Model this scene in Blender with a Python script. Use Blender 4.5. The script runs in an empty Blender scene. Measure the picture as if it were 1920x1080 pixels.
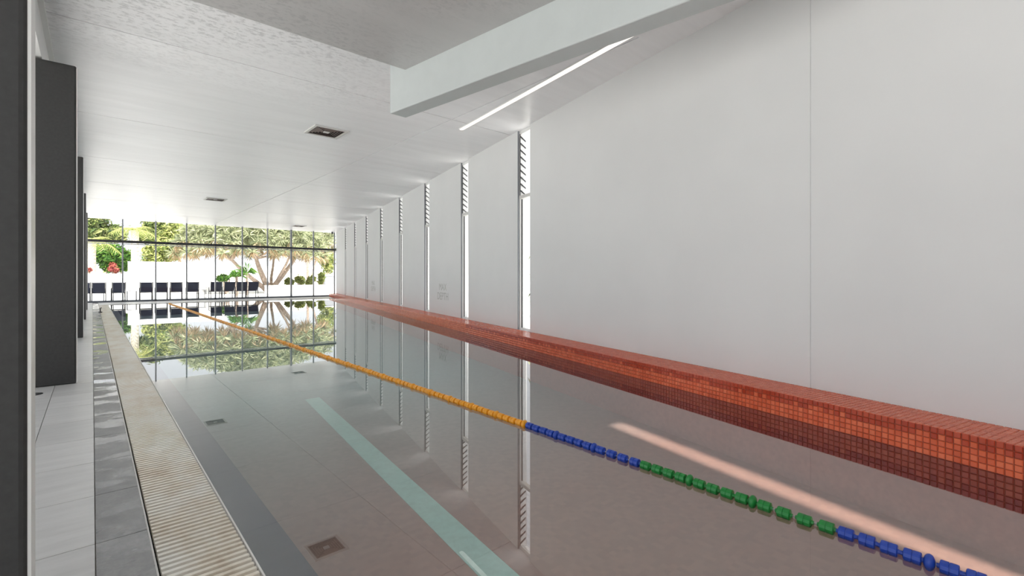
import bpy, math, random
from mathutils import Vector, Matrix
random.seed(7)
S = bpy.context.scene
COL = S.collection

# ------------------------------------------------------------ camera, world, sun, exposure
F, CX, HV, CAMZ = 887.0, 960.0, 520.0, 1.17
TH = math.atan(787 / 887.0)
SN, CS = math.sin(TH), math.cos(TH)
cam_d = bpy.data.cameras.new('camera'); cam = bpy.data.objects.new('camera', cam_d); COL.objects.link(cam)
cam_d.sensor_width = 36.0; cam_d.lens = 36.0 * F / 1920.0; cam_d.shift_y = -20.0 / 1920.0
cam_d.clip_start = 0.05; cam_d.clip_end = 500
cam.location = (0, 0, CAMZ); cam.rotation_euler = (math.radians(90), 0, -TH)
S.camera = cam

wld = bpy.data.worlds.new('sky'); S.world = wld; wld.use_nodes = True
bg = wld.node_tree.nodes['Background']
bg.inputs[0].default_value = (0.94, 0.963, 1.0, 1); bg.inputs[1].default_value = 1.55

sun_d = bpy.data.lights.new('sun', 'SUN'); sun = bpy.data.objects.new('sun', sun_d); COL.objects.link(sun)
SUNV = Vector((0.12, 0.6, -0.8)).normalized()
sun.rotation_euler = SUNV.to_track_quat('-Z', 'Y').to_euler()
sun_d.energy = 13.0; sun_d.angle = math.radians(1.2); sun_d.color = (1.0, 0.957, 0.885)

S.view_settings.view_transform = 'Standard'; S.view_settings.look = 'None'
S.view_settings.exposure = 0.02; S.view_settings.gamma = 1.0
S.view_settings.use_curve_mapping = False
S.cycles.diffuse_bounces = 7; S.cycles.transparent_max_bounces = 16

# ------------------------------------------------------------ helpers
def atz(u, v, z):
    k = (u - CX) / F; t = (z - CAMZ) / ((HV - v) / F)
    return Vector(((SN + CS * k) * t, (CS - SN * k) * t, z))
def atY(u, v, Y):
    k = (u - CX) / F; t = Y / (CS - SN * k)
    return Vector(((SN + CS * k) * t, Y, CAMZ + (HV - v) / F * t))

def tag(o, label=None, cat=None, group=None, kind=None):
    if label: o['label'] = label
    if cat: o['category'] = cat
    if group: o['group'] = group
    if kind: o['kind'] = kind
    return o
def link(o, parent=None):
    COL.objects.link(o)
    if parent is not None: o.parent = parent
    return o
def empty(name, loc=(0, 0, 0), rz=0.0, parent=None):
    o = bpy.data.objects.new(name, None); o.empty_display_size = 0.1
    o.location = loc; o.rotation_euler = (0, 0, rz)
    return link(o, parent)

class MB:
    def __init__(s): s.v = []; s.f = []
    def add(s, vs, fs):
        b = len(s.v); s.v += [tuple(p) for p in vs]; s.f += [tuple(i + b for i in q) for q in fs]; return s
    def box(s, x0, x1, y0, y1, z0, z1):
        return s.add([(x0,y0,z0),(x1,y0,z0),(x1,y1,z0),(x0,y1,z0),(x0,y0,z1),(x1,y0,z1),(x1,y1,z1),(x0,y1,z1)],
                     [(0,3,2,1),(4,5,6,7),(0,1,5,4),(1,2,6,5),(2,3,7,6),(3,0,4,7)])
    def prism(s, pts, z0, z1):     # pts counter-clockwise
        n = len(pts)
        return s.add([(p[0], p[1], z0) for p in pts] + [(p[0], p[1], z1) for p in pts],
                     [tuple(range(n - 1, -1, -1)), tuple(range(n, 2 * n))] +
                     [(i, (i + 1) % n, n + (i + 1) % n, n + i) for i in range(n)])
    def tube(s, pts, rad, n=8):
        rings = []
        P = [Vector(p) for p in pts]
        R = rad if isinstance(rad, (list, tuple)) else [rad] * len(P)
        vs = []; fs = []
        for i, p in enumerate(P):
            d = (P[min(i + 1, len(P) - 1)] - P[max(i - 1, 0)]).normalized()
            a = d.orthogonal().normalized() if i == 0 else (a - d * a.dot(d)).normalized()
            b = d.cross(a)
            for j in range(n):
                t = 2 * math.pi * j / n
                vs.append(p + (a * math.cos(t) + b * math.sin(t)) * R[i])
        for i in range(len(P) - 1):
            for j in range(n):
                fs.append((i*n+j, i*n+(j+1)%n, (i+1)*n+(j+1)%n, (i+1)*n+j))
        fs.append(tuple(range(n - 1, -1, -1))); fs.append(tuple(range((len(P)-1)*n, len(P)*n)))
        return s.add(vs, fs)
    def lathe_y(s, prof, n=14):    # prof: (y, r) along the Y axis
        vs = []; fs = []
        for y, r in prof:
            for j in range(n):
                t = 2 * math.pi * j / n; vs.append((r * math.cos(t), y, r * math.sin(t)))
        for i in range(len(prof) - 1):
            for j in range(n):
                fs.append((i*n+j, (i+1)*n+j, (i+1)*n+(j+1)%n, i*n+(j+1)%n))
        fs.append(tuple(range(n))); fs.append(tuple(range(len(prof)*n - 1, (len(prof)-1)*n - 1, -1)))
        return s.add(vs, fs)
    def mesh(s, name, mat=None, smooth=False):
        m = bpy.data.meshes.new(name); m.from_pydata(s.v, [], s.f); m.update()
        if mat: m.materials.append(mat)
        if smooth: m.shade_smooth()
        return m
    def build(s, name, mat, parent=None, bevel=0.0, smooth=False, loc=(0, 0, 0)):
        o = bpy.data.objects.new(name, s.mesh(name, mat, smooth)); o.location = loc
        link(o, parent)
        if bevel:
            b = o.modifiers.new('bevel', 'BEVEL'); b.width = bevel; b.segments = 3; b.limit_method = 'ANGLE'
        return o

def mobj(name, mesh, parent=None, loc=(0, 0, 0), rz=0.0):
    o = bpy.data.objects.new(name, mesh); o.location = loc; o.rotation_euler = (0, 0, rz)
    return link(o, parent)
def copy_tree(o, parent=None):
    c = o.copy(); COL.objects.link(c); c.parent = parent
    for ch in [x for x in bpy.data.objects if x.parent == o]: copy_tree(ch, c)
    return c

# ------------------------------------------------------------ materials
class NT:
    def __init__(s, name):
        s.m = bpy.data.materials.new(name); s.m.use_nodes = True; s.t = s.m.node_tree; s.t.nodes.clear()
        s.out = s.n('ShaderNodeOutputMaterial')
    def n(s, t, **kw):
        x = s.t.nodes.new(t)
        for k, v in kw.items():
            if k.startswith('i_'):
                key = k[2:]; key = int(key) if key.isdigit() else key.replace('_', ' ')
                x.inputs[key].default_value = v
            else: setattr(x, k, v)
        return x
    def l(s, a, b): s.t.links.new(a, b)
    def surf(s, sock): s.l(sock, s.out.inputs['Surface']); return s.m
    def ramp(s, fac, stops):
        r = s.n('ShaderNodeValToRGB'); e = r.color_ramp.elements
        while len(e) < len(stops): e.new(0.5)
        for i, (p, c) in enumerate(stops): e[i].position = p; e[i].color = (*c, 1) if len(c) == 3 else c
        s.l(fac, r.inputs[0]); return r.outputs[0]
    def noise(s, scale, detail=4, rough=0.55, vec=None, coord='Object', stretch=None):
        tc = s.n('ShaderNodeTexCoord'); src = vec or tc.outputs[coord]
        if stretch:
            mp = s.n('ShaderNodeMapping'); mp.inputs['Scale'].default_value = stretch; s.l(src, mp.inputs[0]); src = mp.outputs[0]
        x = s.n('ShaderNodeTexNoise', i_Scale=scale, i_Detail=detail, i_Roughness=rough); s.l(src, x.inputs['Vector'])
        return x.outputs['Fac']
    def mix(s, fac, a, b, mode='MIX'):
        x = s.n('ShaderNodeMix', data_type='RGBA', blend_type=mode)
        for i, v in ((0, fac), (6, a), (7, b)):
            if hasattr(v, 'is_output') or isinstance(v, bpy.types.NodeSocket): s.l(v, x.inputs[i])
            else: x.inputs[i].default_value = (*v, 1) if isinstance(v, tuple) else v
        return x.outputs[2]
    def math(s, op, a, b=0.0, clamp=False):
        x = s.n('ShaderNodeMath', operation=op, use_clamp=clamp)
        for i, v in ((0, a), (1, b)):
            if isinstance(v, bpy.types.NodeSocket): s.l(v, x.inputs[i])
            else: x.inputs[i].default_value = v
        return x.outputs[0]
    def principled(s, color, rough=0.5, metal=0.0, bump=None, bstr=0.2, bdist=0.01, spec=0.5):
        p = s.n('ShaderNodeBsdfPrincipled', i_Metallic=metal)
        p.inputs['Specular IOR Level'].default_value = spec
        for key, v in (('Base Color', color), ('Roughness', rough)):
            if isinstance(v, bpy.types.NodeSocket): s.l(v, p.inputs[key])
            else: p.inputs[key].default_value = (*v, 1) if isinstance(v, tuple) else v
        if bump is not None:
            b = s.n('ShaderNodeBump', i_Strength=bstr, i_Distance=bdist); s.l(bump, b.inputs['Height']); s.l(b.outputs[0], p.inputs['Normal'])
        return s.surf(p.outputs[0])

def plain(name, col, rough=0.5, metal=0.0, var=0.08, scale=6.0, spec=0.5):
    t = NT(name); f = t.noise(scale)
    lo = tuple(c * (1 - var) for c in col); hi = tuple(min(1, c * (1 + var)) for c in col)
    return t.principled(t.ramp(f, [(0.3, lo), (0.7, hi)]), rough, metal, spec=spec)

def mat_wall():
    t = NT('white_paint'); f = t.noise(0.8, 3); g = t.noise(60, 2)
    return t.principled(t.ramp(f, [(0.3, (0.705, 0.707, 0.707)), (0.7, (0.74, 0.743, 0.742))]), 0.55, bump=g, bstr=0.04, bdist=0.002)
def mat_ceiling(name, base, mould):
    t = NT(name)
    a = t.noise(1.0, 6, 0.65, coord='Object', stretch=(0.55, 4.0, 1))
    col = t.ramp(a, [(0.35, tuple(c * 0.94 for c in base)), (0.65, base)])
    # mould speckle: small spots, dense inside a broad blotch
    tc = t.n('ShaderNodeTexCoord')
    sp = t.noise(13.0, 5, 0.7, coord='Object', stretch=(1.0, 1.8, 1))
    blot = t.noise(0.42, 2, 0.5, coord='Object')
    sx = t.n('ShaderNodeSeparateXYZ'); t.l(tc.outputs['Object'], sx.inputs[0])
    fade = t.n('ShaderNodeMapRange', i_1=8.2, i_2=6.2, i_3=0.0, i_4=1.0); t.l(sx.outputs[1], fade.inputs[0])
    fadx = t.n('ShaderNodeMapRange', i_1=3.9, i_2=2.6, i_3=0.0, i_4=1.0); t.l(sx.outputs[0], fadx.inputs[0])
    mould = t.math('MULTIPLY', fadx.outputs[0], mould)
    b = t.math('MULTIPLY', t.math('MULTIPLY', t.ramp(blot, [(0.30, (0, 0, 0)), (0.55, (1, 1, 1))]), fade.outputs[0]), mould)
    s_ = t.math('MULTIPLY', t.ramp(sp, [(0.50, (0, 0, 0)), (0.60, (1, 1, 1))]), b)
    col = t.mix(s_, col, (0.33, 0.33, 0.34))
    return t.principled(col, 0.33, bump=a, bstr=0.03, bdist=0.01)
def mat_deck_tile(name, lo, hi, rough, dark=False):
    t = NT(name)
    oi = t.n('ShaderNodeObjectInfo')
    tc = t.n('ShaderNodeTexCoord'); geo = t.n('ShaderNodeNewGeometry')
    f = t.noise(3.0, 6, 0.65, vec=geo.outputs['Position'], stretch=(0.7, 4.0, 1) if not dark else (3, 3, 1))
    fine = t.noise(70, 3, 0.6, vec=geo.outputs['Position'])
    c = t.ramp(f, [(0.3, lo), (0.7, hi)])
    v = t.math('MULTIPLY_ADD', oi.outputs['Random'], 0.12); v.node.inputs[2].default_value = 0.94
    h = t.n('ShaderNodeHueSaturation'); t.l(c, h.inputs['Color']); t.l(v, h.inputs['Value'])
    col = h.outputs[0]; r = rough
    if dark:
        col = t.mix(t.ramp(fine, [(0.35, (0.35,)*3), (0.7, (0, 0, 0))]), col, tuple(x * 0.6 for x in lo))
        wet = t.noise(1.6, 4, 0.6, vec=geo.outputs['Position'], stretch=(1.0, 2.2, 1))
        r = t.ramp(wet, [(0.50, (0.42,)*3), (0.58, (0.05,)*3)])
    return t.principled(col, r, bump=fine, bstr=0.05, bdist=0.002)
def mat_mosaic(name='orange_mosaic', k=1.0, ro=0.22):
    t = NT(name); tc = t.n('ShaderNodeTexCoord'); oi = t.n('ShaderNodeObjectInfo')
    mp = t.n('ShaderNodeMapping'); mp.inputs['Scale'].default_value = (1/0.039,)*3; t.l(tc.outputs['Object'], mp.inputs[0])
    fl = t.n('ShaderNodeVectorMath', operation='FLOOR'); t.l(mp.outputs[0], fl.inputs[0])
    wn = t.n('ShaderNodeTexWhiteNoise'); t.l(fl.outputs[0], wn.inputs['Vector'])
    r = t.math('FRACT', t.math('ADD', wn.outputs['Value'], oi.outputs['Random']))
    g = t.noise(60, 3)
    col = t.ramp(r, [(0.0, (0.56*k, 0.085*k*k, 0.030*k*k)), (0.5, (0.66*k, 0.115*k*k, 0.042*k*k)), (1.0, (0.72*k, 0.16*k*k, 0.07*k*k))])
    col = t.mix(t.math('MULTIPLY', g, 0.35), col, (0.5*k, 0.14*k*k, 0.07*k*k))
    return t.principled(col, ro, bump=g, bstr=0.1, bdist=0.002)
def two_sided_fresnel(t, ior):        # the same reflectance from both sides of a thin sheet
    g = t.n('ShaderNodeNewGeometry')
    e = t.math('SUBTRACT', 1.0, t.math('MULTIPLY', g.outputs['Backfacing'], 2.0))
    fr = t.n('ShaderNodeFresnel'); t.l(t.math('POWER', ior, e), fr.inputs['IOR'])
    return fr
def mat_water():
    t = NT('pool_water')
    tr = t.n('ShaderNodeBsdfTransparent'); tr.inputs[0].default_value = (0.93, 0.955, 0.95, 1)
    gl = t.n('ShaderNodeBsdfGlossy'); gl.inputs['Roughness'].default_value = 0.0; gl.inputs[0].default_value = (0.97, 0.97, 0.97, 1)
    geo = t.n('ShaderNodeNewGeometry')
    nz = t.noise(1.3, 2, 0.5, vec=geo.outputs['Position'])
    b = t.n('ShaderNodeBump', i_Strength=0.008, i_Distance=0.02); t.l(nz, b.inputs['Height']); t.l(b.outputs[0], gl.inputs['Normal'])
    fr = two_sided_fresnel(t, 2.4)
    mx = t.n('ShaderNodeMixShader'); t.l(fr.outputs[0], mx.inputs[0]); t.l(tr.outputs[0], mx.inputs[1]); t.l(gl.outputs[0], mx.inputs[2])
    return t.surf(mx.outputs[0])
def mat_glass():
    t = NT('clear_glass')
    tr = t.n('ShaderNodeBsdfTransparent'); tr.inputs[0].default_value = (0.976, 0.982, 0.982, 1)
    gl = t.n('ShaderNodeBsdfGlossy'); gl.inputs['Roughness'].default_value = 0.0
    fr = two_sided_fresnel(t, 1.3)
    mx = t.n('ShaderNodeMixShader'); t.l(fr.outputs[0], mx.inputs[0]); t.l(tr.outputs[0], mx.inputs[1]); t.l(gl.outputs[0], mx.inputs[2])
    return t.surf(mx.outputs[0])
def mat_pool_floor():
    t = NT('pool_floor_mosaic'); geo = t.n('ShaderNodeNewGeometry')
    mp = t.n('ShaderNodeMapping'); mp.inputs['Scale'].default_value = (1/0.039,)*3; t.l(geo.outputs['Position'], mp.inputs[0])
    fl = t.n('ShaderNodeVectorMath', operation='FLOOR'); t.l(mp.outputs[0], fl.inputs[0])
    wn = t.n('ShaderNodeTexWhiteNoise'); t.l(fl.outputs[0], wn.inputs['Vector'])
    a = t.ramp(wn.outputs['Value'], [(0, (0.26, 0.138, 0.110)), (1, (0.31, 0.166, 0.13))])
    b = t.ramp(wn.outputs['Value'], [(0, (0.18, 0.27, 0.27)), (1, (0.22, 0.32, 0.32))])
    sx = t.n('ShaderNodeSeparateXYZ'); t.l(geo.outputs['Position'], sx.inputs[0])
    mr = t.n('ShaderNodeMapRange', i_1=2.5, i_2=7.0); t.l(sx.outputs[1], mr.inputs[0])
    return t.principled(t.mix(mr.outputs[0], a, b), 0.5)
def mat_leaf(name, cols, trans=0.35):
    t = NT(name); geo = t.n('ShaderNodeNewGeometry')
    c = t.ramp(geo.outputs['Random Per Island'], [(i / (len(cols) - 1), k) for i, k in enumerate(cols)])
    d = t.n('ShaderNodeBsdfDiffuse'); t.l(c, d.inputs[0])
    tl = t.n('ShaderNodeBsdfTranslucent'); t.l(c, tl.inputs[0])
    mx = t.n('ShaderNodeMixShader', i_0=trans); t.l(d.outputs[0], mx.inputs[1]); t.l(tl.outputs[0], mx.inputs[2])
    return t.surf(mx.outputs[0])
def mat_grate():
    t = NT('grate_plastic'); geo = t.n('ShaderNodeNewGeometry')
    f = t.noise(1.6, 5, 0.65, vec=geo.outputs['Position'], stretch=(2.2, 1, 1))
    g = t.noise(25, 3, 0.6, vec=geo.outputs['Position'])
    c = t.ramp(f, [(0.38, (0.76, 0.74, 0.69)), (0.56, (0.67, 0.60, 0.50)), (0.74, (0.46, 0.34, 0.24))])
    c = t.mix(t.math('MULTIPLY', g, 0.4), c, (0.70, 0.66, 0.58))
    return t.principled(c, 0.28)
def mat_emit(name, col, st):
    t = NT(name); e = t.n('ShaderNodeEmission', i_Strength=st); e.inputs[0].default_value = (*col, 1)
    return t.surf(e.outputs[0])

M = dict(
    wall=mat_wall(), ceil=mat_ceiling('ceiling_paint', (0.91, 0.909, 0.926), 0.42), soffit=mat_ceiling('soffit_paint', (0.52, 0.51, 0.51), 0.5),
    beam=plain('beam_paint', (0.53, 0.567, 0.567), 0.5, var=0.02), white=plain('white_frame', (0.8, 0.8, 0.79), 0.4, var=0.02),
    pale=mat_deck_tile('pale_stone_tile', (0.53, 0.525, 0.52), (0.63, 0.625, 0.62), 0.32),
    dark=mat_deck_tile('dark_stone_tile', (0.21, 0.21, 0.215), (0.33, 0.33, 0.33), 0.3, True),
    grout=plain('grout', (0.35, 0.34, 0.32), 0.8), charcoal=plain('charcoal_render', (0.034, 0.034, 0.034), 0.6, var=0.15, scale=40),
    trim=plain('pale_aluminium', (0.66, 0.65, 0.63), 0.4, var=0.03), frame=plain('grey_aluminium', (0.30, 0.31, 0.33), 0.35, 0.3, var=0.05),
    railm=plain('slate_aluminium', (0.10, 0.11, 0.13), 0.4, 0.2), darkm=plain('dark_metal', (0.035, 0.035, 0.037), 0.4, var=0.1), mosaic=mat_mosaic(), mosaic_wet=mat_mosaic('damp_red_mosaic', 0.66, 0.12), water=mat_water(), glass=mat_glass(),
    pfloor=mat_pool_floor(), maroon=plain('maroon_mosaic', (0.13, 0.038, 0.05), 0.35, var=0.2, scale=25), teal=plain('teal_lane_mosaic', (0.33, 0.56, 0.51), 0.5, var=0.08, scale=25), grate=mat_grate(),
    band=plain('slate_edge_tile', (0.016, 0.018, 0.042), 0.4, var=0.15, scale=4),
    orange=plain('orange_plastic', (0.85, 0.36, 0.02), 0.3, var=0.06), blue=plain('blue_plastic', (0.01, 0.05, 0.36), 0.3, var=0.06),
    green=plain('green_plastic', (0.01, 0.20, 0.035), 0.3, var=0.06), cable=plain('steel_cable', (0.4, 0.4, 0.4), 0.4, 0.6),
    paving=plain('pale_paving', (0.74, 0.74, 0.735), 0.7, var=0.04, scale=0.5), render=plain('white_render', (0.82, 0.81, 0.79), 0.8, var=0.03, scale=1),
    navy=plain('navy_sling', (0.035, 0.04, 0.075), 0.7, var=0.15, scale=30), vent=plain('vent_brown', (0.19, 0.15, 0.135), 0.5, var=0.2, scale=20),
    black=plain('vent_cavity', (0.006, 0.006, 0.006), 0.9), sign=plain('faded_grey_ink', (0.50, 0.50, 0.48), 0.7, var=0.1, scale=40),
    bark=plain('pale_bark', (0.40, 0.31, 0.25), 0.9, var=0.3, scale=8), palmbark=plain('palm_bark', (0.62, 0.57, 0.48), 0.9, var=0.15, scale=5),
    soil=plain('soil', (0.35, 0.27, 0.2), 0.95, var=0.2), steel=plain('stainless', (0.5, 0.5, 0.5), 0.25, 0.9),
    strip=mat_emit('sun_streak_glow', (1.0, 0.96, 0.92), 1.15),  # glow of the reflected sun streak on the ceiling, not a lamp
    leaf_y=mat_leaf('leaf_lime', [(0.30, 0.36, 0.10), (0.46, 0.48, 0.16), (0.10, 0.16, 0.05), (0.56, 0.55, 0.24), (0.20, 0.28, 0.08), (0.50, 0.50, 0.20)]),
    leaf_m=mat_leaf('leaf_mixed', [(0.28, 0.34, 0.10), (0.05, 0.09, 0.03), (0.40, 0.43, 0.16), (0.04, 0.075, 0.04), (0.22, 0.29, 0.09), (0.48, 0.48, 0.24)]),
    leaf_d=mat_leaf('leaf_deep', [(0.035, 0.085, 0.02), (0.09, 0.20, 0.04), (0.05, 0.12, 0.03), (0.22, 0.36, 0.06)]),
    leaf_s=mat_leaf('leaf_sage', [(0.30, 0.35, 0.20), (0.52, 0.55, 0.34), (0.06, 0.08, 0.05), (0.46, 0.50, 0.28), (0.62, 0.61, 0.42), (0.14, 0.18, 0.09)]),
    leaf_r=mat_leaf('leaf_red', [(0.35, 0.06, 0.08), (0.50, 0.18, 0.12), (0.25, 0.05, 0.08)]),
    dry=mat_leaf('leaf_dry', [(0.46, 0.33, 0.20), (0.60, 0.47, 0.30), (0.34, 0.24, 0.15)]),
)

# ------------------------------------------------------------ layout constants (metres, water at z = 0)
ZC = 3.9                              # ceiling
YG = 28.8                             # end glass wall
YB = -4.5                             # back wall
YP0, YP1 = -4.0, 26.0                 # pool ends
XG0, XG1, XE = 0.20, 0.495, 0.68      # grate, dark edge band
WA = TH + math.atan((480 - CX) / F)   # right wall runs at this heading from +Y
WD = Vector((math.sin(WA), math.cos(WA), 0)); WN = Vector((WD.y, -WD.x, 0))
WP = Vector((5.8325, 6.0460, 0))
LEDGE_W, LEDGE_Z = 0.42, 0.195
def wall_root(name, kind='structure', parent=None):      # local x = outward, local y = along the wall
    o = empty(name, WP, -WA, parent)
    if kind: o['kind'] = kind
    return o
def wx(Y, o=0.0):                     # world x of the line offset o from the wall face at world Y
    p = WP + WN * o; return p.x + (Y - p.y) * WD.x / WD.y

# ------------------------------------------------------------ ceiling
ceil = empty('ceiling'); tag(ceil, 'white painted panel ceiling over the pool', kind='structure')
def clip_poly_y(y0, y1, x0, off):     # quad from x0 to the right wall
    return [(x0, y0), (wx(y0, off), y0), (wx(y1, off), y1), (x0, y1)]
ys = [YB, -0.69, 3.06, 6.81, 10.56, 14.31, 18.06, 21.81, 25.56, YG + 0.3]
XS = 4.65; G = 0.009
# skylight slot between the bulkhead and the right wall, out of the picture above the camera
SL = [Vector((3.80, -0.06)), Vector((2.95, -3.95))]; SLW = 0.20
for i in range(len(ys) - 1):
    y0, y1 = ys[i] + G, ys[i + 1] - G
    if y0 < 0:
        continue
    MB().box(-0.42, XS - G, y0, y1, ZC, ZC + 0.06).build('ceiling_panel', M['ceil'], ceil)
    a0, a1 = wx(y0, 0.2), wx(y1, 0.2)
    MB().prism([(XS + G, y0), (max(a0, XS + 0.02), y0), (a1, y1), (XS + G, y1)], ZC, ZC + 0.06).build('ceiling_panel', M['ceil'], ceil)
ya = -0.06
def slx(y, s): return SL[0].x + (y - SL[0].y) * (SL[1].x - SL[0].x) / (SL[1].y - SL[0].y) + s * SLW / 2
m_ = MB()
m_.prism([(-0.42, YB), (slx(-3.95, -1), YB), (slx(-3.95, -1), -3.95), (slx(ya, -1), ya), (slx(ya, -1), 3.056), (-0.42, 3.056)], ZC, ZC + 0.06)
m_.build('ceiling_panel', M['ceil'], ceil)
m_ = MB().prism([(slx(-3.95, 1), -3.95), (wx(-3.95, .2), -3.95), (wx(ya, .2), ya), (slx(ya, 1), ya)], ZC, ZC + 0.06)
m_.build('ceiling_panel', M['ceil'], ceil)
MB().prism([(slx(ya, -1), ya), (wx(ya, .2), ya), (wx(3.069, .2), 3.069), (slx(ya, -1), 3.069)], ZC, ZC + 0.06).build('ceiling_panel', M['ceil'], ceil)
MB().prism([(slx(-3.95, -1), YB), (wx(YB, .2), YB), (wx(-3.95, .2), -3.95), (slx(-3.95, -1), -3.95)], ZC, ZC + 0.06).build('ceiling_panel', M['ceil'], ceil)
# roof slab above the panels closes the joints
m_ = MB().prism([(-1.6, 0.05), (wx(0.05, .25), 0.05), (wx(YG + .3, .25), YG + .3), (-1.6, YG + .3)], ZC + 0.075, ZC + 0.2)
m_.build('roof_slab', M['grout'], ceil)
MB().box(-1.6, 2.7, YB - .1, 0.05, ZC + 0.075, ZC + 0.2).build('roof_slab', M['grout'], ceil)

# dropped soffit and the bulkhead beside it
BA = TH + math.atan((-80 - CX) / F); BD = Vector((math.sin(BA), math.cos(BA), 0)); BN = Vector((BD.y, -BD.x, 0))
ZB = 3.272; BP = atz(731, 213, ZB); BP.z = 0
cor = None
k = (760 - CX) / F; d = Vector((SN + CS * k, CS - SN * k, (HV - 131) / F)); t_ = BP.dot(BN) / d.xy.to_3d().dot(BN); cor = d * t_; ZSF = CAMZ + cor.z
def beamx(Y): p = BP; return p.x + (Y - p.y) * BD.x / BD.y
YS0 = 1.9
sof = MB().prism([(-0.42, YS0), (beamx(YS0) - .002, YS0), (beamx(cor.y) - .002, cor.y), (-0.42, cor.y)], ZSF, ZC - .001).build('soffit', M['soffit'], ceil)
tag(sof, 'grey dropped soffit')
tb = (0.85 - BP.y) / BD.y
q0, q1 = BP, BP + BD * tb; w = 0.235
q2 = q1 + BN * w; xdir = Vector((1, 0.06, 0))
q3 = BP + xdir * w
bm = MB().prism([tuple(q0), tuple(q1), tuple(q2), tuple(q3)], ZB, ZC - .001)
bm.build('bulkhead', M['beam'], ceil, bevel=0.012)

# ceiling vents
def make_vent():
    r = empty('ceiling_vent'); L = 0.31
    f = MB()
    for a in ((-L, L, -L, -L + .045), (-L, L, L - .045, L), (-L, -L + .045, -L + .045, L - .045), (L - .045, L, -L + .045, L - .045)):
        f.box(*a, -0.022, 0)
    f.build('frame', M['trim'], r)
    MB().box(-L + .04, L - .04, -L + .04, L - .04, -0.004, 0).build('cavity', M['black'], r)
    for q in range(4):                # four triangular banks of slats
        ang = q * math.pi / 2
        for j in range(5):
            y = 0.07 + j * 0.042
            h = y - 0.004
            mb = MB().add([(-h, y, -.018), (h, y, -.018), (h, y + .026, -.006), (-h, y + .026, -.006), (-h, y, -.012), (h, y, -.012), (h, y + .026, -.0045), (-h, y + .026, -.0045)],
                          [(3,2,1,0), (4,5,6,7), (0,1,5,4), (1,2,6,5), (2,3,7,6), (3,0,4,7)])
            o = mb.build('slat', M['vent'], r); o.rotation_euler = (0, 0, ang)
    MB().box(-.05, .05, -.05, .05, -.02, -.004).build('centre_plate', M['trim'], r)
    return r
v0 = make_vent(); spots = [((3.28, 8.93), 'ceiling vent nearest the bulkhead, square with slatted grille'),
                           ((3.22, 19.25), 'ceiling vent halfway down the hall, seen edge-on'),
                           ((8.2, 26.3), 'ceiling vent far off beside the end glass wall')]
for i, (p, lb) in enumerate(spots):
    o = v0 if i == 0 else copy_tree(v0)
    o.location = (p[0], p[1], ZC); tag(o, lb, 'vent', 'square ceiling vents')

# added glowing strip in place of sun reflected off the water onto the ceiling
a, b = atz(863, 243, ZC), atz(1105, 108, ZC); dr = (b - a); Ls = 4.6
r = empty('sun_reflection_streak', a, math.atan2(dr.y, dr.x)); tag(r, 'long thin glowing streak on the ceiling behind the bulkhead, standing in for reflected sun', 'light')
pts = [(x, y) for x, y in [(0, 0)]]
def capsule(L, hw, n=8):
    p = [(L, -hw), (L, hw)] if False else []
    for j in range(n + 1): t = math.pi / 2 + math.pi * j / n; p.append((hw + hw * math.cos(t), hw * math.sin(t)))
    for j in range(n + 1): t = -math.pi / 2 + math.pi * j / n; p.append((L - hw + hw * math.cos(t), hw * math.sin(t)))
    return p
MB().prism(capsule(Ls, 0.055), -0.010, -0.0005).build('streak_rim', M['white'], r)
MB().prism(capsule(Ls - .02, 0.043), -0.013, -0.0101).build('streak_glow', M['strip'], r, loc=(0.01, 0, 0))

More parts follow.
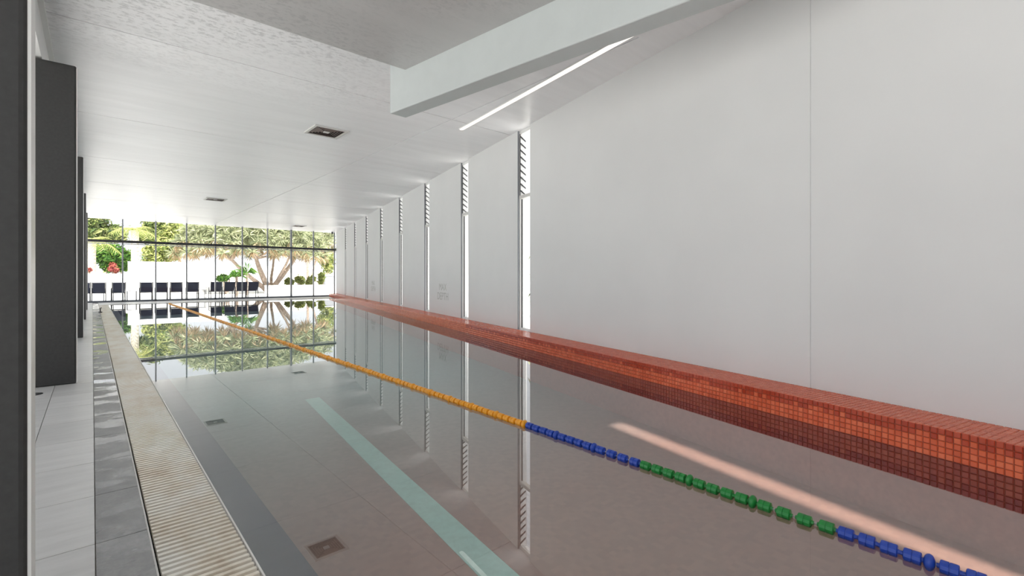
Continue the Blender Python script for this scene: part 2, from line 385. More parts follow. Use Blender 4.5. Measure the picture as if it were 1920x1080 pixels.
# ------------------------------------------------------------ right wall with slot windows
wr = wall_root('wall_right'); tag(wr, 'tall white painted wall along the right of the pool')
T0, TEND, WT = -10.6, 23.30, 0.20
PIT, SW = 2.79, 0.46
slots = [(0.06 + PIT * i, 0.06 + PIT * i + SW) for i in range(8)]
edges = [T0, -4.80]
def wall_piece(t0, t1): MB().box(0, WT, t0, t1, -0.6, ZC).build('wall_panel', M['wall'], wr)
wall_piece(T0, -4.804); wall_piece(-4.796, slots[0][0])
MB().box(0.006, WT, -4.804, -4.796, 0, ZC).build('joint', M['wall'], wr)
for i in range(8):
    wall_piece(slots[i][1], slots[i + 1][0] if i < 7 else TEND)
    MB().box(0, WT, slots[i][0], slots[i][1], -0.6, LEDGE_Z).build('sill', M['wall'], wr)
ZT = 2.66
def make_window():
    r = wall_root('window', None); t1 = SW; o0, o1 = 0.05, 0.10
    f = MB()
    f.box(o0, o1, 0.0, 0.028, LEDGE_Z, ZC); f.box(o0 - .02, o1, t1 - .045, t1, LEDGE_Z, ZC)
    f.box(o0, o1, .028, t1 - .045, ZC - .06, ZC); f.box(o0, o1, .028, t1 - .045, LEDGE_Z, LEDGE_Z + .035)
    f.build('frame', M['white'], r)
    MB().box(o0 - .035, o1, .028, t1 - .045, ZT - .03, ZT + .03).build('transom', M['trim'], r)
    MB().box(o0 + .01, o0 + .03, t1 - .058, t1 - .045, LEDGE_Z + .03, ZT - .03).build('gasket', M['darkm'], r)
    MB().box(.0, o0 - .021, t1 - .022, t1 - .0005, LEDGE_Z + .001, ZC).build('jamb_track', M['frame'], r)
    MB().box(.072, .078, .028, t1 - .045, LEDGE_Z + .035, ZT - .03).build('glass_pane', M['glass'], r)
    n = 9; sp = (ZC - .06 - ZT - .05) / n
    for j in range(n):
        z = ZT + .09 + sp * j
        bl = MB().add([(.035, .03, z + .035), (.035, t1 - .06, z + .035), (.135, t1 - .06, z - .035), (.135, .03, z - .035),
                       (.037, .03, z + .040), (.037, t1 - .06, z + .040), (.137, t1 - .06, z - .030), (.137, .03, z - .030)],
                      [(0,1,2,3), (7,6,5,4), (0,4,5,1), (1,5,6,2), (2,6,7,3), (3,7,4,0)]).build('louvre_blade', M['glass'], r)
        MB().add([(.025, t1 - .06, z + .032), (.025, t1 - .046, z + .032), (.145, t1 - .046, z - .048), (.145, t1 - .06, z - .048),
                  (.028, t1 - .06, z + .056), (.028, t1 - .046, z + .056), (.145, t1 - .046, z - .026), (.145, t1 - .06, z - .026)],
                 [(0,1,2,3), (7,6,5,4), (0,4,5,1), (1,5,6,2), (2,6,7,3), (3,7,4,0)]).build('blade_clip', M['darkm'], bl)
    MB().box(.022, .034, t1 - .058, t1 - .046, ZT + .03, ZC - .06).build('louvre_rod', M['darkm'], r)
    return r
win0 = make_window()
ordw = ['nearest', 'second', 'third', 'fourth', 'fifth', 'sixth', 'seventh', 'farthest']
for i in range(8):
    o = win0 if i == 0 else copy_tree(win0)
    o.name = 'window_%d' % (i + 1); o.location = WP + WD * slots[i][0]
    tag(o, '%s narrow slot window in the white wall, louvres above fixed glass' % ordw[i] + ('' if i in (0, 7) else ', counted from the camera'), kind='structure', group='slot windows of the right wall')

# ------------------------------------------------------------ orange tiled ledge
lg = wall_root('trim_1'); tag(lg, 'orange mosaic tiled ledge between water and white wall')
P = 0.039; LT0, LT1 = -10.2, 23.2
MB().box(-LEDGE_W + .004, -.0005, LT0, LT1, -0.197, LEDGE_Z - .004).build('ledge_core', plain('mosaic_grout', (0.24, 0.065, 0.04), 0.8), lg)
MB().box(-LEDGE_W + .004, -.0005, LT0, LT1, -0.52, -0.1975).build('basin_side', plain('basin_side_mosaic', (0.32, 0.17, 0.14), 0.6, var=0.12, scale=25), lg)
g = 0.0014
def pill(mb, o0, o1, y0, y1, z0, z1, axis, e=.0035):      # a slightly pillowed tile, inset outer face
    if axis == 'o':   # faces -o
        return mb.add([(o1, y0, z0), (o1, y1, z0), (o1, y1, z1), (o1, y0, z1), (o0, y0 + e, z0 + e), (o0, y1 - e, z0 + e), (o0, y1 - e, z1 - e), (o0, y0 + e, z1 - e)],
                      [(4,7,6,5), (0,4,5,1), (1,5,6,2), (2,6,7,3), (3,7,4,0)])
    return mb.add([(o0, y0, z0), (o1, y0, z0), (o1, y1, z0), (o0, y1, z0), (o0 + e, y0 + e, z1), (o1 - e, y0 + e, z1), (o1 - e, y1 - e, z1), (o0 + e, y1 - e, z1)],
                  [(4,5,6,7), (0,1,5,4), (1,2,6,5), (2,3,7,6), (3,0,4,7)])
tile_mesh = pill(MB(), -.0055, .0, g, P - g, g, P - g, 'o').mesh('tile', M['mosaic'])
wet_mesh = pill(MB(), -.0055, .0, g, P - g, g, P - g, 'o').mesh('wet_tile', M['mosaic_wet'])
far = MB(); farw = MB(); sub = MB(); tn0 = -6.45; ncol = 60; cnt = 0
y = LT0; row = 0
ny = int((LT1 - LT0) / P)
for j in range(ny):
    y = LT0 + j * P
    near = tn0 <= y < tn0 + ncol * P
    for rz in range(5):
        z = rz * P
        if near:
            wet = rz == 4 or (rz == 3 and random.random() < .75)
            o = mobj('tile', wet_mesh if wet else tile_mesh, lg, (-LEDGE_W + .004 + random.uniform(-.0006, .0006), y, z)); cnt += 1
        else:
            pill(farw if (y < 2 and (rz == 4 or (rz == 3 and random.random() < .75))) else far, -LEDGE_W - .0015, -LEDGE_W + .004, y + g, y + P - g, z + g, z + P - g, 'o')
    for rz in range(1, 6):
        if y > -7: pill(sub, -LEDGE_W - .0015, -LEDGE_W + .004, y + g, y + P - g, -rz * P + g, -rz * P + P - g, 'o')
    for c in range(11):
        oa = -LEDGE_W + c * (LEDGE_W / 11)
        pill(far, oa + g, oa + LEDGE_W / 11 - g, y + g, y + P - g, LEDGE_Z - .004, LEDGE_Z + .0012, 'z')
tag(far.build('small_tiles', M['mosaic'], lg), kind='stuff')
tag(farw.build('damp_tiles', M['mosaic_wet'], lg), 'darker damp tiles along the top edge', kind='stuff')
tag(sub.build('waterline_tiles', M['maroon'], lg), 'maroon tiles below the waterline', kind='stuff')

# ------------------------------------------------------------ pool: water, basin
fl = empty('floor'); tag(fl, 'pool deck and basin', kind='structure')
ZF = -0.5
front = lambda Y: wx(Y, -LEDGE_W)
MB().prism([(XG1 - .01, YP0), (front(YP0) + .1, YP0), (front(YP1) + .1, YP1), (XG1 - .01, YP1)], ZF - .1, ZF).build('basin_floor', M['pfloor'], fl)
MB().box(XG1 + .012, XE, YP0, YP1, ZF, -0.03).build('slate_edge', M['band'], fl)
MB().box(XG1 - .05, wx(YP1), YP1, YP1 + .2, ZF - .1, -0.005).build('end_wall', M['band'], fl)
MB().box(XG1 - .05, wx(YP0), YP0 - .2, YP0, ZF - .1, -0.005).build('end_wall', M['band'], fl)
tl = MB(); L0 = Vector((1.625, 2.19)); L1 = Vector((1.99, 5.2)); sl = (L1.x - L0.x) / (L1.y - L0.y)
fx = lambda Y: L0.x + (Y - L0.y) * sl
tl.prism([(fx(-3.5), -3.5), (fx(-3.5) + .19, -3.5), (fx(6.7) + .19, 6.7), (fx(6.7), 6.7)], ZF, ZF + .003).build('lane_line', M['teal'], fl)
wt = bpy.data.objects.new('pool_water', MB().add([(XG1 + .012, YP0, 0), (front(YP0) + .0, YP0, 0), (front(YP1), YP1, 0), (XG1 + .012, YP1, 0)], [(0, 1, 2, 3)]).mesh('pool_water', M['water']))
link(wt); tag(wt, 'still mirror-like pool water reflecting wall and ceiling', 'water', kind='stuff')

# ------------------------------------------------------------ deck
DZ = 0.015; TY = 0.607
XL = -1.05
MB().box(XL - .1, XG0 - .012, YB, YG, -0.3, 0.004).build('deck_slab', M['grout'], fl)
MB().prism([(XG0 - .012, YP1 + .2), (wx(YP1 + .2), YP1 + .2), (wx(YG), YG), (XG0 - .012, YG)], -0.3, 0.004).build('deck_slab', M['grout'], fl)
MB().box(XG0 - .012, XG1 + .012, YB, YP1 + .2, -0.3, -0.06).build('gutter', M['black'], fl)
gj = 0.0022
pt = MB().box(-.298 + gj, .010 - gj, gj, TY - gj, 0, DZ).mesh('pale_tile', M['pale'])
pt2 = MB().box(-.905 + gj, -.298 - gj, gj, TY - gj, 0, DZ).mesh('pale_tile', M['pale'])
dt = MB().box(.010 + gj, XG0 - .012, gj, TY - gj, 0, DZ).mesh('dark_tile', M['dark'])
yy = 2.73 - TY * 11; yend = YG - .02
while yy < yend - .1:
    mobj('pale_tile', pt, fl, (0, yy, 0)); mobj('dark_tile', dt, fl, (0, yy, 0))
    mobj('pale_tile', pt2, fl, (0, yy, 0)); yy += TY
# wet end deck behind the pool
ex = XG0
nyr = int((YG - YP1 - .2) / TY) + 1
for j in range(5):
    y0 = YP1 + .2 + j * .516; y1 = y0 + .516
    x = ex
    while x < wx(y0) - .45:
        x1 = min(x + .9, wx(y0) - .44)
        MB().box(x + gj, x1 - gj, y0 + gj, min(y1, YG) - gj, 0, DZ).build('pale_tile', M['pale'], fl); x += .9

# overflow grate
gr = empty('overflow_grate'); tag(gr, 'beige slatted overflow grate running along the pool edge', 'grate')
BP_, BWD = 0.040, 0.027
bar = MB().add([(XG0 + .004, 0, -.02), (XG1 - .004, 0, -.02), (XG1 - .004, BWD, -.02), (XG0 + .004, BWD, -.02),
                (XG0 + .004, .004, .012), (XG1 - .004, .004, .012), (XG1 - .004, BWD - .004, .012), (XG0 + .004, BWD - .004, .012)],
               [(4,5,6,7), (0,1,5,4), (1,2,6,5), (2,3,7,6), (3,0,4,7)]).mesh('bar', M['grate'])
rest = MB(); y = YP0; nb = 0
while y < YP1:
    if 1.7 <= y and nb < 300: mobj('bar', bar, gr, (0, y, 0)); nb += 1
    else: rest.add([(v.co.x, v.co.y + y, v.co.z) for v in bar.vertices], [tuple(p.vertices) for p in bar.polygons])
    y += BP_
tag(rest.build('far_bars', M['grate'], gr), kind='stuff')
for xx in (XG0 - .0115, XG1 + .002):
    MB().box(xx, xx + .0065, YP0, YP1, -.06, .012).build('edge_rail', M['trim'], gr)
for q in range(3):
    MB().box(XG0 + .06 + q * .085, XG0 + .075 + q * .085, YP0, YP1, -.05, -.02).build('support_rail', M['grate'], gr)

# ------------------------------------------------------------ left side: fins, lintel, unseen glazing added to light the hall
wl = empty('wall_left'); tag(wl, 'white lintel, and glazing added for daylight, behind the dark fins on the left', kind='structure')
MB().box(-1.25, -0.40, YB, YG, 3.49, ZC + .06).build('lintel', M['wall'], wl)
MB().box(-0.4, -0.355, YB, YG, ZC - .035, ZC - .001).build('cornice_bead', M['white'], wl)
MB().box(-1.95, -1.251, YB, YG, 3.6, 3.75).build('added_sun_overhang', M['white'], wl)  # unseen overhang added to keep direct sun out of the left side
for i, fy in enumerate((1.80, 7.0, 12.2, 17.4, 22.6)):
    r = empty('blade_column', (-.128, fy, DZ))
    MB().box(-.88, 0, 0, .14, 0, 3.47 - DZ).build('body', M['charcoal'], r, bevel=0.018)
    MB().box(-.004, .005, 0.010, .138, 0.002, 3.45 - DZ).build('edge_trim', M['white'], r)
    tag(r, ['charcoal blade column closest to the camera at the left edge', 'wide charcoal blade column second from the camera',
            'charcoal blade column third from the camera', 'charcoal blade column fourth from the camera', 'farthest charcoal blade column by the end glass'][i], 'column', 'charcoal blade columns')
gy = YB
k = 0
while gy < YG - .1:
    g1 = min(gy + 1.3, YG)
    MB().box(-1.13, -1.07, gy, gy + .05, .004, 3.49).build('mullion', M['frame'], wl)
    MB().box(-1.104, -1.096, gy + .05, g1, .05, 3.45).build('glass_pane', M['glass'], wl)
    gy += 1.3; k += 1
MB().box(-1.13, -1.07, YB, YG, .004, .05).build('bottom_rail', M['frame'], wl)
MB().box(-1.13, -1.07, YB, YG, 3.45, 3.489).build('top_rail', M['frame'], wl)
# back wall
wb = MB().prism([(-1.3, YB - .2), (wx(YB, .2), YB - .2), (wx(YB, .2), YB), (-1.3, YB)], -.3, ZC + .2).build('wall_back', M['wall'])
tag(wb, 'white wall behind the camera', kind='structure')

# ------------------------------------------------------------ end glass wall
we = empty('wall_end', (0, YG, 0)); tag(we, 'full height glazed end wall looking onto the garden', kind='structure')
MX = [-0.18 + 1.2487 * i for i in range(10)]
XR = wx(YG) + .0
for i, x in enumerate(MX):
    hw = .045 if i == 7 else .028
    MB().box(x - hw, x + hw, -.05, .05, DZ, ZC - .001).build('mullion', M['frame'], we)
MB().box(-1.1, XR, -.05, .05, DZ, DZ + .07).build('bottom_rail', M['railm'], we)
MB().box(-1.1, XR, -.06, .06, 2.79, 2.91).build('transom', M['darkm'], we)
MB().box(-1.1, XR, -.05, .05, 2.72, 2.755).build('transom', M['frame'], we)
xs = [-1.1] + MX + [XR]
for i in range(len(xs) - 1):
    if xs[i + 1] - xs[i] < .15: continue
    for z0, z1 in ((DZ + .07, 2.72), (2.91, ZC - .001)):
        MB().box(xs[i] + .03, xs[i + 1] - .03, -.004, .004, z0, z1).build('glass_pane', M['glass'], we)
sf = MB().box(XR - .35, XR - .27, -.3, -.16, 3.78, 3.9).build('security_sensor', M['darkm'], None, loc=(0, YG, 0)); tag(sf, 'small dark sensor at the ceiling corner by the end glass', 'sensor')

# ------------------------------------------------------------ faded lettering on the wall
def lettering(t, z, size, lb):
    r = wall_root('wall_lettering', None); r.location = WP + WD * t; tag(r, lb, 'lettering', 'faded lettering on the wall')
    for line, dz, sc in (('MAX', 0.0, 1.0), ('DEPTH', -0.95, 1.05)):
        cu = bpy.data.curves.new('text', 'FONT'); cu.body = line; cu.size = size * sc; cu.align_x = 'CENTER'; cu.extrude = 0.001
        tmp = bpy.data.objects.new('tmp', cu); COL.objects.link(tmp)
        me = bpy.data.meshes.new_from_object(tmp.evaluated_get(bpy.context.evaluated_depsgraph_get())); bpy.data.objects.remove(tmp)
        me.materials.clear(); me.materials.append(M['sign'])
        o = mobj('text_line', me, r); o.rotation_euler = (math.radians(90), 0, math.radians(-90)); o.location = (-.0012, 0, z + dz * size)
lettering(4.55, 0.83, 0.26, 'larger faded grey lettering between the second and third slot windows')
lettering(12.9, 0.85, 0.26, 'small faded grey lettering far along the white wall')

# ------------------------------------------------------------ drain and far deck bits
dr_ = empty('floor_drain', (-.44, 6.62, DZ)); tag(dr_, 'small round dark drain in the pale deck at the second column', 'drain')
ring = MB()
ring.prism([(.075 * math.cos(2*math.pi*j/20), .075 * math.sin(2*math.pi*j/20)) for j in range(20)], 0, .003); ring.build('ring', M['darkm'], dr_)
MB().prism([(.04 * math.cos(2*math.pi*j/16), .04 * math.sin(2*math.pi*j/16)) for j in range(16)], .003, .006).build('grid', M['steel'], dr_)
p = atz(188, 586, DZ)
st = empty('deck_anchor', p); tag(st, 'small dark anchor fitting standing on the far wet deck', 'anchor')
MB().prism([(.05 * math.cos(2*math.pi*j/12), .05 * math.sin(2*math.pi*j/12)) for j in range(12)], 0, .03).build('base', M['darkm'], st)
MB().tube([(0, 0, .03), (0, 0, .13), (.03, 0, .16)], .018).build('hook', M['darkm'], st)

# ------------------------------------------------------------ lane rope
rp = empty('lane_rope', (2.55, 0, 0)); tag(rp, 'floating lane rope of orange, blue and green beads across the pool', 'lane rope')
PER = 0.345
BL, BR = 0.058, 0.0262
prof = [(-.010, .009), (-.001, .010), (0, BR * .80), (.002, BR * .97), (.005, BR), (.0270, BR), (.0278, BR * .9), (.0302, BR * .9), (.0310, BR), (BL - .005, BR), (BL - .002, BR * .97), (BL, BR * .80), (BL + .001, .010), (BL + .010, .009)]
bead = {c: MB().lathe_y(prof, 12).mesh('bead', M[c], False) for c in ('orange', 'blue', 'green')}
sp = [(.026 * math.cos(math.pi * j / 8), .034 * math.sin(math.pi * j / 8)) for j in range(8, -1, -1)]
sp = [(y * .75, max(r, .006)) for y, r in sp]
ball = {c: MB().lathe_y(sp, 14).mesh('float_disc', M[c], True) for c in ('orange', 'blue', 'green')}
RZ = 0.010
restb = MB(); n = 0
Y0 = 2.728 - PER * 16
per = 0
while True:
    yb = Y0 + per * PER
    if yb > 25.6: break
    kk = per - 16                     # 0 = the orange disc at the start of the orange run
    if kk >= 0: c = 'orange'
    elif kk >= -3: c = 'blue'
    elif kk >= -6: c = 'green'
    elif kk >= -9: c = 'blue'
    else: c = ('green', 'blue')[(-kk // 3) % 2]
    nodisc = kk in (-3, -6, -9, -12, -15)
    items = [] if nodisc else [(yb, ball[c], 'float_disc')]
    step = .0770 if not nodisc else PER / 4 + .004
    cc = c
    for j in range(4):
        items.append((yb + (.024 if not nodisc else -.014) + j * step, bead[cc], 'bead'))
    for y_, me, nm in items:
        if y_ > -1.2 and n < 300:
            mobj(nm, me, rp, (random.uniform(-.003, .003), y_, RZ)); n += 1
        elif y_ > 0:
            restb.add([(v.co.x, v.co.y + y_, v.co.z + RZ) for v in me.vertices], [tuple(p.vertices) for p in me.polygons])
    per += 1
if restb.v: tag(restb.build('far_beads', M['orange'], rp), kind='stuff')
MB().tube([(0, -3.9, RZ), (0, 26.0, RZ)], .005, 6).build('cable', M['cable'], rp)

# ------------------------------------------------------------ garden beyond the end glass
gm = MB()
gm.box(-60, XL - .16, -40, YG + .06, -.30, -.02); gm.box(XL - .16, 90, -40, YB - .21, -.30, -.02)
gm.prism([(wx(YB - .2, .22), YB - .2), (90, YB - .2), (90, YG + .06), (wx(YG + .06, .22), YG + .06)], -.30, -.02)
gd = gm.build('ground', M['paving']); tag(gd, 'ground around the building', kind='structure')
gp = MB().prism([(-60, YG + .061), (90, YG + .061), (90, 130), (-60, 130)], -.30, -0.001).build('terrace', M['paving']); tag(gp, 'pale sunlit terrace outside the glass', kind='structure')

def make_chair():
    r = empty('sling_chair')           # faces +Y, origin on the ground under the backrest
    w = .25
    MB().add([(-w+.02, .02, .44), (w-.02, .02, .44), (w-.02, -.10, .92), (-w+.02, -.10, .92), (-w+.02, .034, .44), (w-.02, .034, .44), (w-.02, -.086, .92), (-w+.02, -.086, .92)],
             [(0,1,2,3), (7,6,5,4), (0,4,5,1), (1,5,6,2), (2,6,7,3), (3,7,4,0)]).build('backrest', M['navy'], r)
    MB().box(-w+.02, w-.02, .03, .47, .415, .43).build('seat', M['navy'], r)
    for s in (-1, 1):
        MB().tube([(s*w, .02, .40), (s*w, -.02, .60), (s*w, -.10, .94)], 0.018, 6).build('back_post', M['darkm'], r)
        MB().tube([(s*w, -.03, 0), (s*w, .05, .42)], 0.018, 6).build('leg', M['darkm'], r)
        MB().tube([(s*w, .50, 0), (s*w, .47, .42), (s*w, .47, .62)], 0.018, 6).build('leg', M['darkm'], r)
        MB().tube([(s*w, -.04, .64), (s*w, .30, .65), (s*w, .49, .62)], .016, 6).build('armrest', M['darkm'], r)
    MB().tube([(-w, .02, .415), (w, .02, .415)], 0.018, 6).build('cross_bar', M['darkm'], r)
    MB().tube([(-w, .47, .415), (w, .47, .415)], 0.018, 6).build('cross_bar', M['darkm'], r)
    return r
cx_ = [-.32, .23, .96, 2.02, 2.63, 3.25, 3.97, 5.02, 5.66, 6.26, 6.83]
lbs = ['mostly hidden behind the columns at the far left', 'second from the left, directly beside the columns', 'third from the left, split by a mullion',
       'first of the four in the middle run', 'second of the four in the middle run', 'third of the four in the middle run', 'last of the four in the middle run',
       'first of the four on the right', 'second of the four on the right', 'third of the four on the right', 'rightmost of the row']
ch0 = make_chair()
for i, x in enumerate(cx_):
    o = ch0 if i == 0 else copy_tree(ch0)
    o.location = (x, 29.8, 0); o.rotation_euler = (0, 0, random.uniform(-.06, .06))
    tag(o, 'navy sling chair outside the glass, ' + lbs[i], 'chair', 'navy sling chairs on the terrace')
def make_table():
    r = empty('side_table')
    MB().box(-.2, .2, -.2, .2, .47, .49).build('table_top', M['white'], r)
    for sx in (-1, 1):
        for sy in (-1, 1): MB().box(sx*.18-.012, sx*.18+.012, sy*.18-.012, sy*.18+.012, 0, .47).build('leg', M['darkm'], r)
    return r
t0 = make_table()
for i, (x, lb) in enumerate(((.60, 'low side table between the two leftmost full chairs'), (1.50, 'low side table left of the middle run of chairs'), (4.48, 'low side table left of the right run of chairs'))):
    o = t0 if i == 0 else copy_tree(t0); o.location = (x, 30.75, 0); tag(o, lb, 'side table', 'low side tables on the terrace')

# garden walls
def gwall(name, u0, u1, vtop, Y, lb, mat='render', th=.25, cap=True):
    a, b = atY(u0, vtop, Y), atY(u1, vtop, Y)
    r = empty(name, ((a.x + b.x) / 2, Y, 0)); h = (b.x - a.x) / 2
    MB().box(-h, h, 0, th, 0, a.z - .05).build('wall_body', M[mat], r)
    MB().box(-h - .02, h + .02, -.03, th + .03, a.z - .05, a.z).build('coping', M['white'], r)
    return tag(r, lb, 'garden wall')
gwall('garden_wall', 120, 242, 513, 44, 'low white garden wall with red plants on top, at left')
gwall('garden_wall', 240, 425, 490, 44.6, 'tall white garden wall behind the middle chairs')
gwall('garden_wall', 425, 660, 497, 52, 'long white wall behind the spreading tree')
gwall('planter', 498, 640, 535, 37.0, 'low pale planter edge in front of the green shrubs', th=.3)
p = atY(612, 520, 41); q = empty('air_unit', (p.x, 41, 0)); tag(q, 'grey box shaped unit at the right of the shrubs', 'unit')
MB().box(-.5, .5, -.4, .4, 0, 1.3).build('body', M['frame'], q); MB().box(-.55, .55, -.45, .45, 1.3, 1.36).build('lid', M['white'], q)

def leaf_cloud(mb, c, rad, n, size, flat=.6, rng=random, shell=.55):
    for _ in range(n):
        if rng.random() < .25:      # stray leaves break the outline
            d = Vector((rng.gauss(0, .48), rng.gauss(0, .48), rng.gauss(0, .48)))
        else:
          while True:
            d = Vector((rng.uniform(-1, 1), rng.uniform(-1, 1), rng.uniform(-1, 1)))
            if shell < d.length <= 1: break
        p = Vector((c[0] + d.x * rad[0], c[1] + d.y * rad[1], c[2] + d.z * rad[2]))
        nrm = (d + Vector((rng.gauss(0, .6), rng.gauss(0, .6), rng.gauss(.3, .6)))).normalized()
        a = nrm.orthogonal().normalized(); a.rotate(Matrix.Rotation(rng.uniform(0, 6.28), 3, nrm)); b = nrm.cross(a)
        s = size * rng.uniform(.6, 1.3)
        mb.add([p - a * s, p - b * s * flat * .5, p + a * s, p + b * s * flat * .5], [(0, 1, 2, 3)])
def bushy(name, lb, u, v, Y, ru, rv, mat, n, size, trunk=True, group='garden trees', cat='tree', lumps=7):
    c = atY(u, v, Y); sc = (atY(u + 10, v, Y).x - c.x) / 10; sz = (atY(u, v - 10, Y).z - c.z) / 10
    R = Vector((ru * sc, ru * sc * .8, rv * sz))
    r = empty(name, (c.x, Y, 0)); mb = MB()
    for i in range(lumps):
        off = Vector((random.uniform(-.6, .6), random.uniform(-.5, .5), random.uniform(-.55, .6))) if lumps > 1 else Vector((0, 0, 0))
        s = random.uniform(.42, .62) if lumps > 1 else 1
        leaf_cloud(mb, (off.x * R.x, off.y * R.y, c.z + off.z * R.z), (R.x * s, R.y * s, R.z * s), n // lumps, size)
    f = mb.build('foliage', M[mat], r); f['kind'] = 'stuff'
    if not trunk and c.z - R.z > .15:
        for sx_ in (-.3, .1, .4): MB().tube([(sx_ * R.x * .5, 0, 0), (sx_ * R.x, 0, c.z)], .05, 6).build('stem', M['bark'], r)
    if trunk:
        MB().tube([(0, 0, 0), (.1, 0, c.z * .5), (0, 0, c.z)], [.16, .13, .08], 8).build('trunk', M['bark'], r)
    return tag(r, lb, cat, group)
bushy('leafy_tree', 'lime green leafy tree at the far left above the low wall', 195, 428, 57, 40, 26, 'leaf_m', 4600, .26)
bushy('leafy_tree', 'lime green leafy tree behind the pale palm trunk', 282, 432, 59, 42, 25, 'leaf_m', 4600, .26)
bushy('leafy_tree', 'yellowish leafy tree left of the spreading tree', 335, 446, 56, 34, 28, 'leaf_y', 3400, .25)
bushy('dense_bush', 'dark green bush behind the low garden wall', 212, 484, 51, 50, 27, 'leaf_d', 4600, .22, False, 'garden bushes', 'bush', 11)
bushy('dense_bush', 'mixed green bush behind the tall garden wall', 305, 476, 53.5, 46, 24, 'leaf_y', 3400, .22, False, 'garden bushes', 'bush')
bushy('red_shrub', 'red leaved shrub on top of the low garden wall', 214, 502, 45.2, 11, 9, 'leaf_r', 420, .16, False, 'garden bushes', 'bush', 3)
bushy('red_shrub', 'reddish flowering plant at the left end of the low garden wall', 165, 506, 45.2, 8, 5, 'leaf_r', 260, .14, False, 'garden bushes', 'bush', 3)
for i, (u, v, ru, rv, lb) in enumerate(((543, 528, 7, 9, 'leftmost'), (561, 526, 8, 10, 'second'), (582, 526, 8, 10, 'third'), (603, 524, 8, 12, 'rightmost'))):
    bushy('low_shrub', '%s low lime green shrub in the planter bed at right' % lb, u, v, 39 + .4 * i, ru, rv, 'leaf_y', 900, .19, False, 'low shrubs in the planter bed', 'shrub', 4)
bushy('low_shrub', 'dark round shrub behind the chairs near the spreading tree', 424, 524, 38, 15, 9, 'leaf_d', 900, .16, False, 'garden bushes', 'shrub', 4)
bushy('leafy_tree', 'small leafy tree at the right end of the glass view', 614, 488, 48.5, 18, 30, 'leaf_y', 1500, .2)

def palm(lb, u, vtop, Y, h_px, mat='leaf_y'):
    c = atY(u, vtop, Y); r = empty('palm', (c.x, Y, 0))
    MB().tube([(0, 0, 0), (0, 0, c.z * .5), (0, 0, c.z)], [.30, .24, .26], 10).build('trunk', M['palmbark'], r)
    for i in range(15):
        a = i * 2.399; el = .2 + .75 * ((i * .618) % 1); L = 1.75
        mb = MB(); prev = None
        pts = []
        for j in range(8):
            s = j / 7; rr = L * s * math.cos(el * (1 - .3 * s)); zz = c.z + L * (s * math.sin(el) - .75 * s * s)
            pts.append(Vector((rr * math.cos(a), rr * math.sin(a), zz)))
        mb.tube(pts, [.03, .028, .025, .022, .018, .014, .01, .006], 5)
        for j in range(1, 15):
            s = j / 15 * 7; q = int(s); p = pts[q].lerp(pts[min(q + 1, 7)], s - q); dd = (pts[min(q + 1, 7)] - pts[q]).normalized()
            sd = dd.cross(Vector((0, 0, 1))).normalized()
            for sg in (-1, 1):
                tip = p + sd * sg * .5 + dd * .28 - Vector((0, 0, .16))
                mb.add([p - dd * .03, p + dd * .03, tip], [(0, 1, 2)])
        mb.build('frond', M[mat], r)
    return tag(r, lb, 'palm', 'garden palms')
palm('palm with a pale trunk beside the columns, left of the view', 172, 452, 46.6, 60)
palm('palm with a whitish trunk behind the tall garden wall', 253, 432, 46.5, 60)

# spreading dragon tree
def dragon(lb, u, vb, Y, ucen, wu, vtop, vund, n, limbs):
    base = atY(u, vb, Y); r = empty('dragon_tree', (base.x, Y, 0))
    cc = atY(ucen, vund, Y); top = atY(ucen, vtop, Y).z; und = cc.z
    rx = (atY(ucen + wu, vund, Y).x - cc.x); cx0 = cc.x - base.x
    rng = random.Random(5 + n); mb = MB(); dry = MB()
    heads = []
    for i in range(n):
        a = i * 2.39996; q = math.sqrt((i + .5) / n)
        x = cx0 + rx * q * math.cos(a); y_ = min(rx * .7, 4.0) * q * math.sin(a)
        z = und + .15 + (top - und - .3) * math.sqrt(max(0, 1 - q ** 3)) * rng.random() ** .55
        heads.append(Vector((x, y_, z)))
        for k_ in range(46):
            d = Vector((rng.gauss(0, 1), rng.gauss(0, 1), rng.gauss(.25, .8))).normalized()
            L = rng.uniform(.4, .75); sd = d.cross(Vector((rng.gauss(0, 1), rng.gauss(0, 1), rng.gauss(0, 1)))).normalized() * .036
            p = heads[-1]; mid = p + d * L * .5; tip = p + d * L - Vector((0, 0, .12))
            (dry if d.z < -.5 and z < und + 1.2 else mb).add([p - sd * .5, mid - sd, tip, mid + sd], [(0, 1, 2, 3)])
        for k_ in range(10 if z < und + .9 else 0):
            p = heads[-1]; d = Vector((rng.gauss(0, .45), rng.gauss(0, .45), -1)).normalized(); L = rng.uniform(.35, .8)
            sd = d.orthogonal().normalized() * .03
            dry.add([p - sd, p + d * L, p + sd], [(0, 1, 2)])
    f = mb.build('leaf_rosettes', M['leaf_s'], r); f['kind'] = 'stuff'
    f = dry.build('dry_skirt', M['dry'], r); f['kind'] = 'stuff'
    for (ue, ve, dy, r0) in limbs:
        e = atY(ue, ve, Y); tip = Vector((e.x - base.x, dy, e.z))
        b0 = Vector((rng.uniform(-.15, .15), rng.uniform(-.1, .1), 0))
        m1 = Vector((tip.x * .45, dy * .5, tip.z * .42)); m2 = Vector((tip.x * .8, dy * .8, tip.z * .75))
        MB().tube([b0, m1, m2, tip], [r0, r0 * .75, r0 * .6, r0 * .45], 8).build('limb', M['bark'], r)
        near_h = sorted(heads, key=lambda h: (h - tip).length)[:5]
        for h in near_h:
            MB().tube([tip - Vector((0, 0, .1)), (tip + h) / 2 + Vector((0, 0, -.1)), h], [r0 * .4, r0 * .3, r0 * .22], 6).build('branch', M['bark'], r)
    return tag(r, lb, 'tree', 'garden trees')
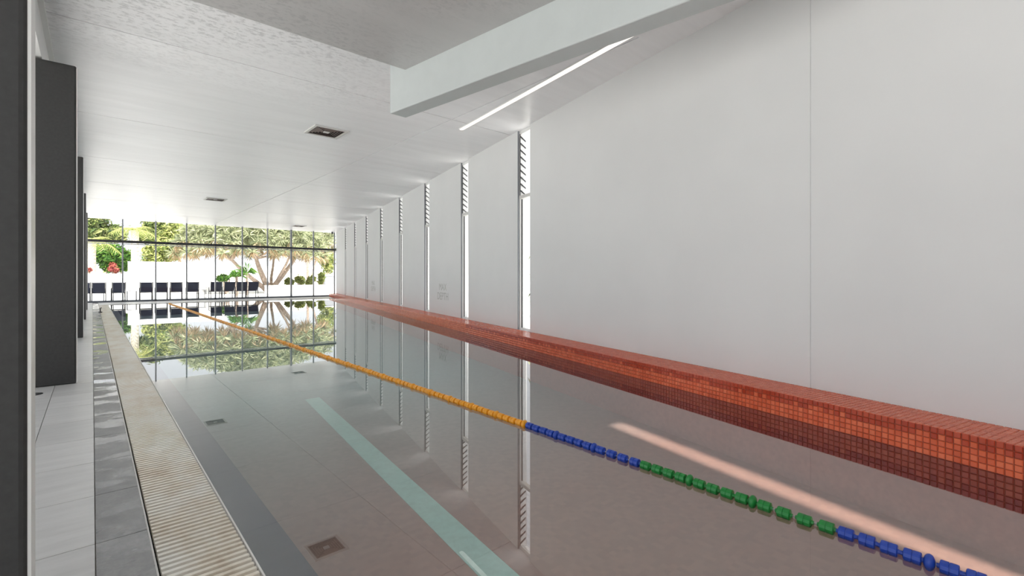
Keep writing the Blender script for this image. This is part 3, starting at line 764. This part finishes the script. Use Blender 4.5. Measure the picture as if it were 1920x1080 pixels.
dragon('broad spreading tree with spiky leaf rosettes and forked trunk', 505, 530, 39, 480, 128, 402, 486, 430,
       [(430, 486, -.6, .20), (478, 482, -.2, .26), (520, 482, .9, .14), (540, 480, -.5, .14), (560, 476, .4, .22)])
dragon('smaller spiky tree with bent trunk right of the spreading tree', 577, 522, 44, 596, 30, 420, 476, 60,
       [(575, 478, -.3, .16), (596, 480, .3, .14)])
def spiky(lb, u, v, Y, L, mat, n=60):
    c = atY(u, v, Y); r = empty('spiky_plant', (c.x, Y, 0)); mb = MB(); rng = random.Random(int(u))
    for i in range(n):
        d = Vector((rng.gauss(0, 1), rng.gauss(0, 1), abs(rng.gauss(.55, .45)))).normalized(); l = L * rng.uniform(.7, 1.15)
        sd = d.cross(Vector((rng.gauss(0, 1), rng.gauss(0, 1), .2))).normalized() * .045
        p = Vector((0, 0, c.z)); mid = p + d * l * .55; tip = p + d * l - Vector((0, 0, .3 * L))
        mb.add([p - sd * .6, mid - sd, tip, mid + sd], [(0, 1, 2, 3)])
    f = mb.build('blades', M[mat], r); f['kind'] = 'stuff'
    MB().tube([(0, 0, 0), (0, 0, c.z + .05)], [.10, .08], 8).build('stem', M['bark'], r)
    return tag(r, lb, 'plant', 'spiky plants by the spreading tree')
spiky('spiky dark plant left of the spreading tree trunk', 463, 512, 34.3, .95, 'leaf_d')
spiky('low spiky dark plant behind the right run of chairs', 444, 519, 32.4, .70, 'leaf_d')

# greenery beyond the slot windows
for i, (t, o_, lb) in enumerate(((4.0, 3.2, 'pale shrub seen through the nearest slot window'), (12.0, 3.6, 'pale shrub outside the middle slot windows'))):
    p = WP + WD * t + WN * o_
    r = empty('side_shrub', (p.x, p.y, -.305)); mb = MB(); leaf_cloud(mb, (0, 0, 1.3), (.8, .8, 1.2), 900, .12)
    f = mb.build('foliage', M['leaf_s'], r); f['kind'] = 'stuff'
    MB().tube([(0, 0, 0), (0, 0, 1.2)], .05, 6).build('stem', M['bark'], r); tag(r, lb, 'shrub', 'shrubs outside the slot windows')
